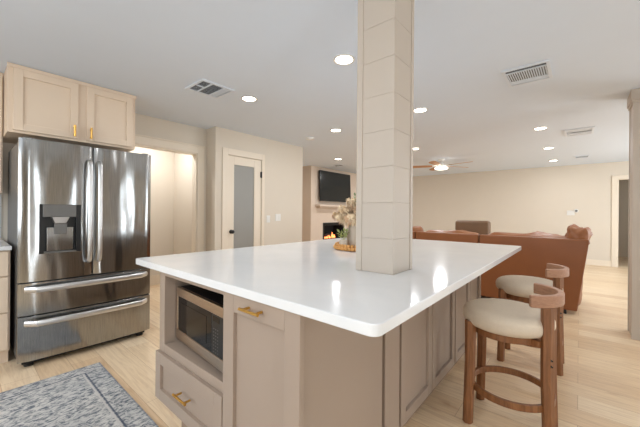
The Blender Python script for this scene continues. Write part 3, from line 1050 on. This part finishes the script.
# ------------------------------------------------------------------ fireplace, mantel and television
fp = thing('fireplace', (BX - 0.15, (FY0 + FY1) / 2, FZ0), 'black firebox with burning logs in the painted chimney wall', 'fireplace')
mb = MB().box(BX - 0.36, BX - 0.345, FY0 + 0.004, FY1 - 0.004, FZ0 + 0.004, FZ1 - 0.004)
mb.box(BX - 0.345, BX - 0.01, FY0 + 0.004, FY0 + 0.016, FZ0 + 0.004, FZ1 - 0.004).box(BX - 0.345, BX - 0.01, FY1 - 0.016, FY1 - 0.004, FZ0 + 0.004, FZ1 - 0.004)
mb.box(BX - 0.345, BX - 0.01, FY0 + 0.016, FY1 - 0.016, FZ0 + 0.004, FZ0 + 0.016).box(BX - 0.345, BX - 0.01, FY0 + 0.016, FY1 - 0.016, FZ1 - 0.016, FZ1 - 0.004)
mb.build('firebox', M['dark'], fp)
mb = MB().box(BX, BX + 0.015, FY0 - 0.03, FY0 + 0.02, FZ0, FZ1 + 0.03).box(BX, BX + 0.015, FY1 - 0.02, FY1 + 0.03, FZ0, FZ1 + 0.03).box(BX, BX + 0.015, FY0, FY1, FZ1 - 0.05, FZ1 + 0.03)
mb.build('surround', M['black'], fp, 0.003)
for k, (y0, y1, x, zz) in enumerate(((6.5, 7.15, -5.42, 0.42), (6.55, 7.1, -5.52, 0.44), (6.6, 7.05, -5.46, 0.53))):
    MB().tube([(BX - 0.12 - 0.06 * (k == 1), y0, zz), (BX - 0.15 - 0.02 * k, (y0 + y1) / 2, zz + 0.02), (BX - 0.12 - 0.04 * k, y1, zz - 0.01)], [0.045, 0.05, 0.042], 10).build('log', M['log'], fp)
MB().box(BX - 0.26, BX - 0.07, 6.5, 7.2, 0.345, 0.365).build('grate', M['black'], fp)
random.seed(5)
for k in range(9):
    y = 6.52 + 0.5 * k / 8 + random.uniform(-0.02, 0.02)
    hgt = random.uniform(0.07, 0.19)
    z0 = 0.47
    pts = [(BX - 0.10, y, z0), (BX - 0.10, y + random.uniform(-.015, .015), z0 + hgt * .35), (BX - 0.105, y + random.uniform(-.02, .02), z0 + hgt * .7), (BX - 0.11, y + random.uniform(-.03, .03), z0 + hgt)]
    MB().tube(pts, [0.012, 0.02, 0.01, 0.002], 8).build('flame', M['flame'], fp)
mt = MB().box(BX, BX + 0.17, 6.05, 8.15, 1.355, 1.405).box(BX, BX + 0.12, 6.12, 8.08, 1.32, 1.355).build('mantel_shelf', M['brick'], None, 0.004)
tag(mt, 'cream mantel shelf under the television on the chimney wall', 'shelf')
tv = thing('television', (BX + 0.06, 6.95, 1.9), 'large black flat television hung above the mantel on the chimney wall', 'television')
tilt = Matrix.Translation((BX + 0.095, 6.845, 1.50)) @ Matrix.Rotation(math.radians(-2.5), 4, 'Y')
MB().box(-0.02, 0.02, -0.70, 0.70, 0.0, 0.815, tilt).build('casing', M['black'], tv, 0.004)
MB().box(0.0185, 0.0215, -0.688, 0.688, 0.016, 0.803, tilt).build('screen', M['tvscreen'], tv)
MB().box(BX, BX + 0.055, 6.75, 7.15, 1.75, 2.0).build('wall_mount', M['black'], tv)

# ------------------------------------------------------------------ ceiling fittings
def downlight(x, y, label):
    t = thing('ceiling_light', (x, y, CEIL), label, 'ceiling light', 'recessed ceiling lights')
    MB().ring((x, y, CEIL - 0.004), 0.077, 0.018, 0.0075, 36).build('trim_ring', M['white'], t, 0.002)
    MB().lathe((x, y, CEIL - 0.006), [(0.069, 0.005), (0.069, 0.002), (0.055, 0.0)], 32).build('diffuser', M['lamp'], t)
    return t


def lamp(x, y, p=None, z=CEIL - 0.012, size=0.14):
    l = bpy.data.lights.new('downlight_bulb', 'AREA')
    l.shape = 'DISK'
    l.size = size
    l.energy = p or LAMP_W
    l.color = LAMP_COL
    o = bpy.data.objects.new('downlight_bulb', l)
    o.location = (x, y, z)
    C.objects.link(o)


LIGHTS = [(-1.425, 1.96, 'bright round recessed downlight over the island, left of the column top'),
          (-2.70, 2.0, 'round recessed downlight between the ceiling vent and the pantry wall'),
          (-2.74, 3.58, 'round recessed downlight beside the small white smoke detector'),
          (-4.17, 5.54, 'round recessed downlight in front of the television'),
          (-1.43, 3.49, 'round recessed downlight just right of the column, higher of two'),
          (-2.36, 5.53, 'small round recessed downlight just right of the column, lower of two'),
          (-0.424, 5.29, 'round recessed downlight over the sofa, nearest of a row of three'),
          (-0.437, 6.97, 'round recessed downlight in the middle of a row of three beyond the sofa'),
          (-0.45, 8.65, 'round recessed downlight nearest the far wall in the row of three')]
p0 = None
for x, y, lb in LIGHTS:
    if p0 is None:
        p0 = downlight(x, y, lb)
    else:
        copy_tree(p0, (x, y, CEIL), lb)
    lamp(x, y, 7 if x < -4 else None)
ADDED_LIGHTS = [(-2.7, -0.9, 'added unseen downlight behind the camera on the refrigerator side'),  # unseen extra downlights, added for light, with fixtures like the visible ones
         (-1.4, -0.9, 'added unseen downlight behind the camera in line with the island'),
         (0.0, -0.9, 'added unseen downlight behind the camera right of the island'),
         (0.9, 2.0, 'added downlight right of the bar stools, outside the picture'),
         (0.9, 5.3, 'added downlight right of the right column, outside the picture'),
         (-4.17, 7.2, 'added downlight before the fireplace, hidden by the island column'),
         (-4.7, 1.8, 'added unseen downlight in the passage beside the refrigerator'),
         (1.2, YF + 1.2, 'unseen downlight in the passage behind the far wall')]
for x, y, lb in ADDED_LIGHTS:
    copy_tree(p0, (x, y, CEIL), lb)
    lamp(x, y, {-4.7: 8.5, 1.2: 2.5, -4.17: 8}.get(x, LAMP_W))

t = thing('smoke_detector', (-3.342, 3.678, CEIL), 'small round white smoke detector on the ceiling near the pantry wall', 'smoke detector')
MB().lathe((-3.342, 3.678, CEIL), [(0.068, -0.001), (0.068, -0.012), (0.06, -0.03), (0.03, -0.036)], 28).build('body', M['white'], t)
MB().lathe((-3.342, 3.678, CEIL - 0.036), [(0.02, 0), (0.018, -0.004)], 16).build('sensor_cap', M['white'], t)


def vent(cx, cy, hx, hy, sections, label, slats_along='x'):
    """flush ceiling register: frame, dark throat and tilted slats in sections along y. section: (y0, y1, tilt deg, splits)"""
    t = thing('ceiling_vent', (cx, cy, CEIL), label, 'vent', 'ceiling air vents')
    z0, z1 = CEIL - 0.012, CEIL - 0.001
    mb = MB()
    b_ = 0.024
    mb.box(cx - hx, cx + hx, cy - hy, cy - hy + b_, z0, z1).box(cx - hx, cx + hx, cy + hy - b_, cy + hy, z0, z1)
    mb.box(cx - hx, cx - hx + b_, cy - hy + b_, cy + hy - b_, z0, z1).box(cx + hx - b_, cx + hx, cy - hy + b_, cy + hy - b_, z0, z1)
    for (ya, yb, tl, cr) in sections[:-1]:
        mb.box(cx - hx + b_, cx + hx - b_, cy + yb, cy + yb + 0.012, z0, z1)
    mb.build('frame', M['vent'], t, smooth=False)
    MB().box(cx - hx + 0.01, cx + hx - 0.01, cy - hy + 0.01, cy + hy - 0.01, CEIL - 0.002, CEIL - 0.0005).build('throat', M['grille_shade'], t)
    mb = MB()
    for (ya, yb, tl, cr) in sections:
        n = max(2, int((yb - ya) / 0.016))
        if cr == 'along':
            for k in range(n):
                yy = cy + ya + (yb - ya) * (k + 0.5) / n
                mt_ = Matrix.Translation((cx, yy, CEIL - 0.007)) @ Matrix.Rotation(math.radians(tl), 4, 'X')
                mb.box(-hx + b_, hx - b_, -0.0065, 0.0065, -0.0006, 0.0006, mt_)
        else:
            n = int(2 * (hx - b_) / 0.016)
            for k in range(n):
                xx = cx - hx + b_ + 2 * (hx - b_) * (k + 0.5) / n
                mt_ = Matrix.Translation((xx, cy + (ya + yb) / 2, CEIL - 0.007)) @ Matrix.Rotation(math.radians(tl), 4, 'Y')
                mb.box(-0.0065, 0.0065, -(yb - ya) / 2, (yb - ya) / 2, -0.0006, 0.0006, mt_)
        if cr == 'split':
            mb.box(cx - 0.008, cx + 0.008, cy + ya, cy + yb, CEIL - 0.011, CEIL - 0.001)
    mb.build('slats', M['vent'], t, smooth=False)
    return t


vent(-2.79, 1.60, 0.165, 0.175, [(-0.14, -0.065, 24, 'split'), (-0.05, 0.065, 24, 'cross'), (0.08, 0.14, -35, 'along')], 'large square white ceiling vent with dark louvres above the refrigerator aisle')
vent(-0.35, 3.17, 0.165, 0.20, [(-0.165, -0.12, 21, 'along'), (-0.105, 0.10, 25, 'cross'), (0.115, 0.165, -30, 'along')], 'white ceiling vent above the bar stools')
vent(-0.01, 5.84, 0.165, 0.22, [(-0.185, -0.06, -20, 'along'), (-0.045, 0.03, 12, 'along'), (0.045, 0.185, -30, 'along')], 'white ceiling vent right of the row of three downlights, near the right column')
vent(0.03, 8.4, 0.12, 0.12, [(-0.085, 0.085, 9, 'along')], 'small dark ceiling vent close to the far wall')
vent(-4.73, 6.3, 0.15, 0.12, [(-0.085, 0.085, 9, 'along')], 'small dark ceiling vent in front of the television top')

# ceiling fan
fx, fy = -2.35, 6.94
fan = thing('ceiling_fan', (fx, fy, CEIL), 'white ceiling fan with wooden blades and lit lamp near the far wall', 'ceiling fan')
MB().lathe((fx, fy, 0), [(0.065, CEIL - 0.001), (0.065, CEIL - 0.02), (0.045, CEIL - 0.05), (0.016, CEIL - 0.06), (0.016, CEIL - 0.1), (0.08, CEIL - 0.11), (0.1, CEIL - 0.135), (0.1, CEIL - 0.175), (0.085, CEIL - 0.19)], 28).build('motor', M['white'], fan)
MB().lathe((fx, fy, 0), [(0.115, CEIL - 0.19), (0.14, CEIL - 0.2), (0.135, CEIL - 0.222), (0.08, CEIL - 0.238), (0.01, CEIL - 0.242)], 28).build('lamp_shade', M['fanlamp'], fan)
RIGHT = math.radians(YAW)
for k in range(5):
    a = RIGHT + math.radians(-56 + 72 * k)
    mt_ = Matrix.Translation((fx, fy, CEIL - 0.155)) @ Matrix.Rotation(a, 4, 'Z')
    bl = MB()
    tl = Matrix.Translation((0, 0, 0)) @ Matrix.Rotation(math.radians(11), 4, 'X')
    outline = [(0.19, -0.045), (0.3, -0.062), (0.6, -0.068), (0.68, -0.055), (0.71, -0.02), (0.71, 0.02), (0.68, 0.055), (0.6, 0.068), (0.3, 0.062), (0.19, 0.045)]
    bl.prism(outline, -0.004, 0.004)
    bmesh.ops.transform(bl.bm, matrix=mt_ @ tl, verts=bl.bm.verts)
    bo = bl.build('blade', M['fanwood'], fan)
    ib = MB().box(0.08, 0.24, -0.02, 0.02, 0.003, 0.01, mt_ @ tl)
    ib.build('blade_iron', M['white'], bo)
lamp(fx, fy, 9, CEIL - 0.25, 0.24)

# switches
def plate(name, label, face, plane, a, z, w, h, n, cat='switch'):
    t = thing(name, (plane, a, z) if face == '+x' else (a, plane, z), label, cat)
    boxf(MB(), face, plane, a - w / 2, a + w / 2, z - h / 2, z + h / 2, 0, 0.006).build('plate', M['white'], t, 0.002)
    for k in range(n):
        c = a - w / 2 + w * (k + 0.5) / n
        boxf(MB(), face, plane, c - 0.016, c + 0.016, z - 0.033, z + 0.033, 0.006, 0.0095).build('rocker', M['white'], t, 0.001)
    return t


plate('light_switch', 'pale wall switch plate beside the pantry door, the one nearer the door', '+x', XP, 3.33, 1.08, 0.075, 0.118, 1)
plate('light_switch', 'pale wall switch plate nearer the outer corner of the pantry wall', '+x', XP, 3.545, 1.105, 0.12, 0.118, 2)
plate('light_switch', 'pale double switch plate on the far wall above the sofa end', '-y', YF, -0.16, 1.235, 0.15, 0.118, 2)
t = thing('thermostat', (-0.06, YF, 1.3), 'small round thermostat on the far wall above the switch plate', 'thermostat')
MB().lathe((0, 0, 0), [(0.045, 0), (0.045, 0.02), (0.038, 0.026), (0.01, 0.027)], 24, Matrix.Translation((-0.055, YF, 1.285)) @ Matrix.Rotation(PI / 2, 4, 'X')).build('body', M['white'], t)
MB().lathe((0, 0, 0), [(0.026, 0), (0.026, 0.0012)], 24, Matrix.Translation((-0.055, YF - 0.0268, 1.285)) @ Matrix.Rotation(PI / 2, 4, 'X')).build('dial', M['steel_side'], t)
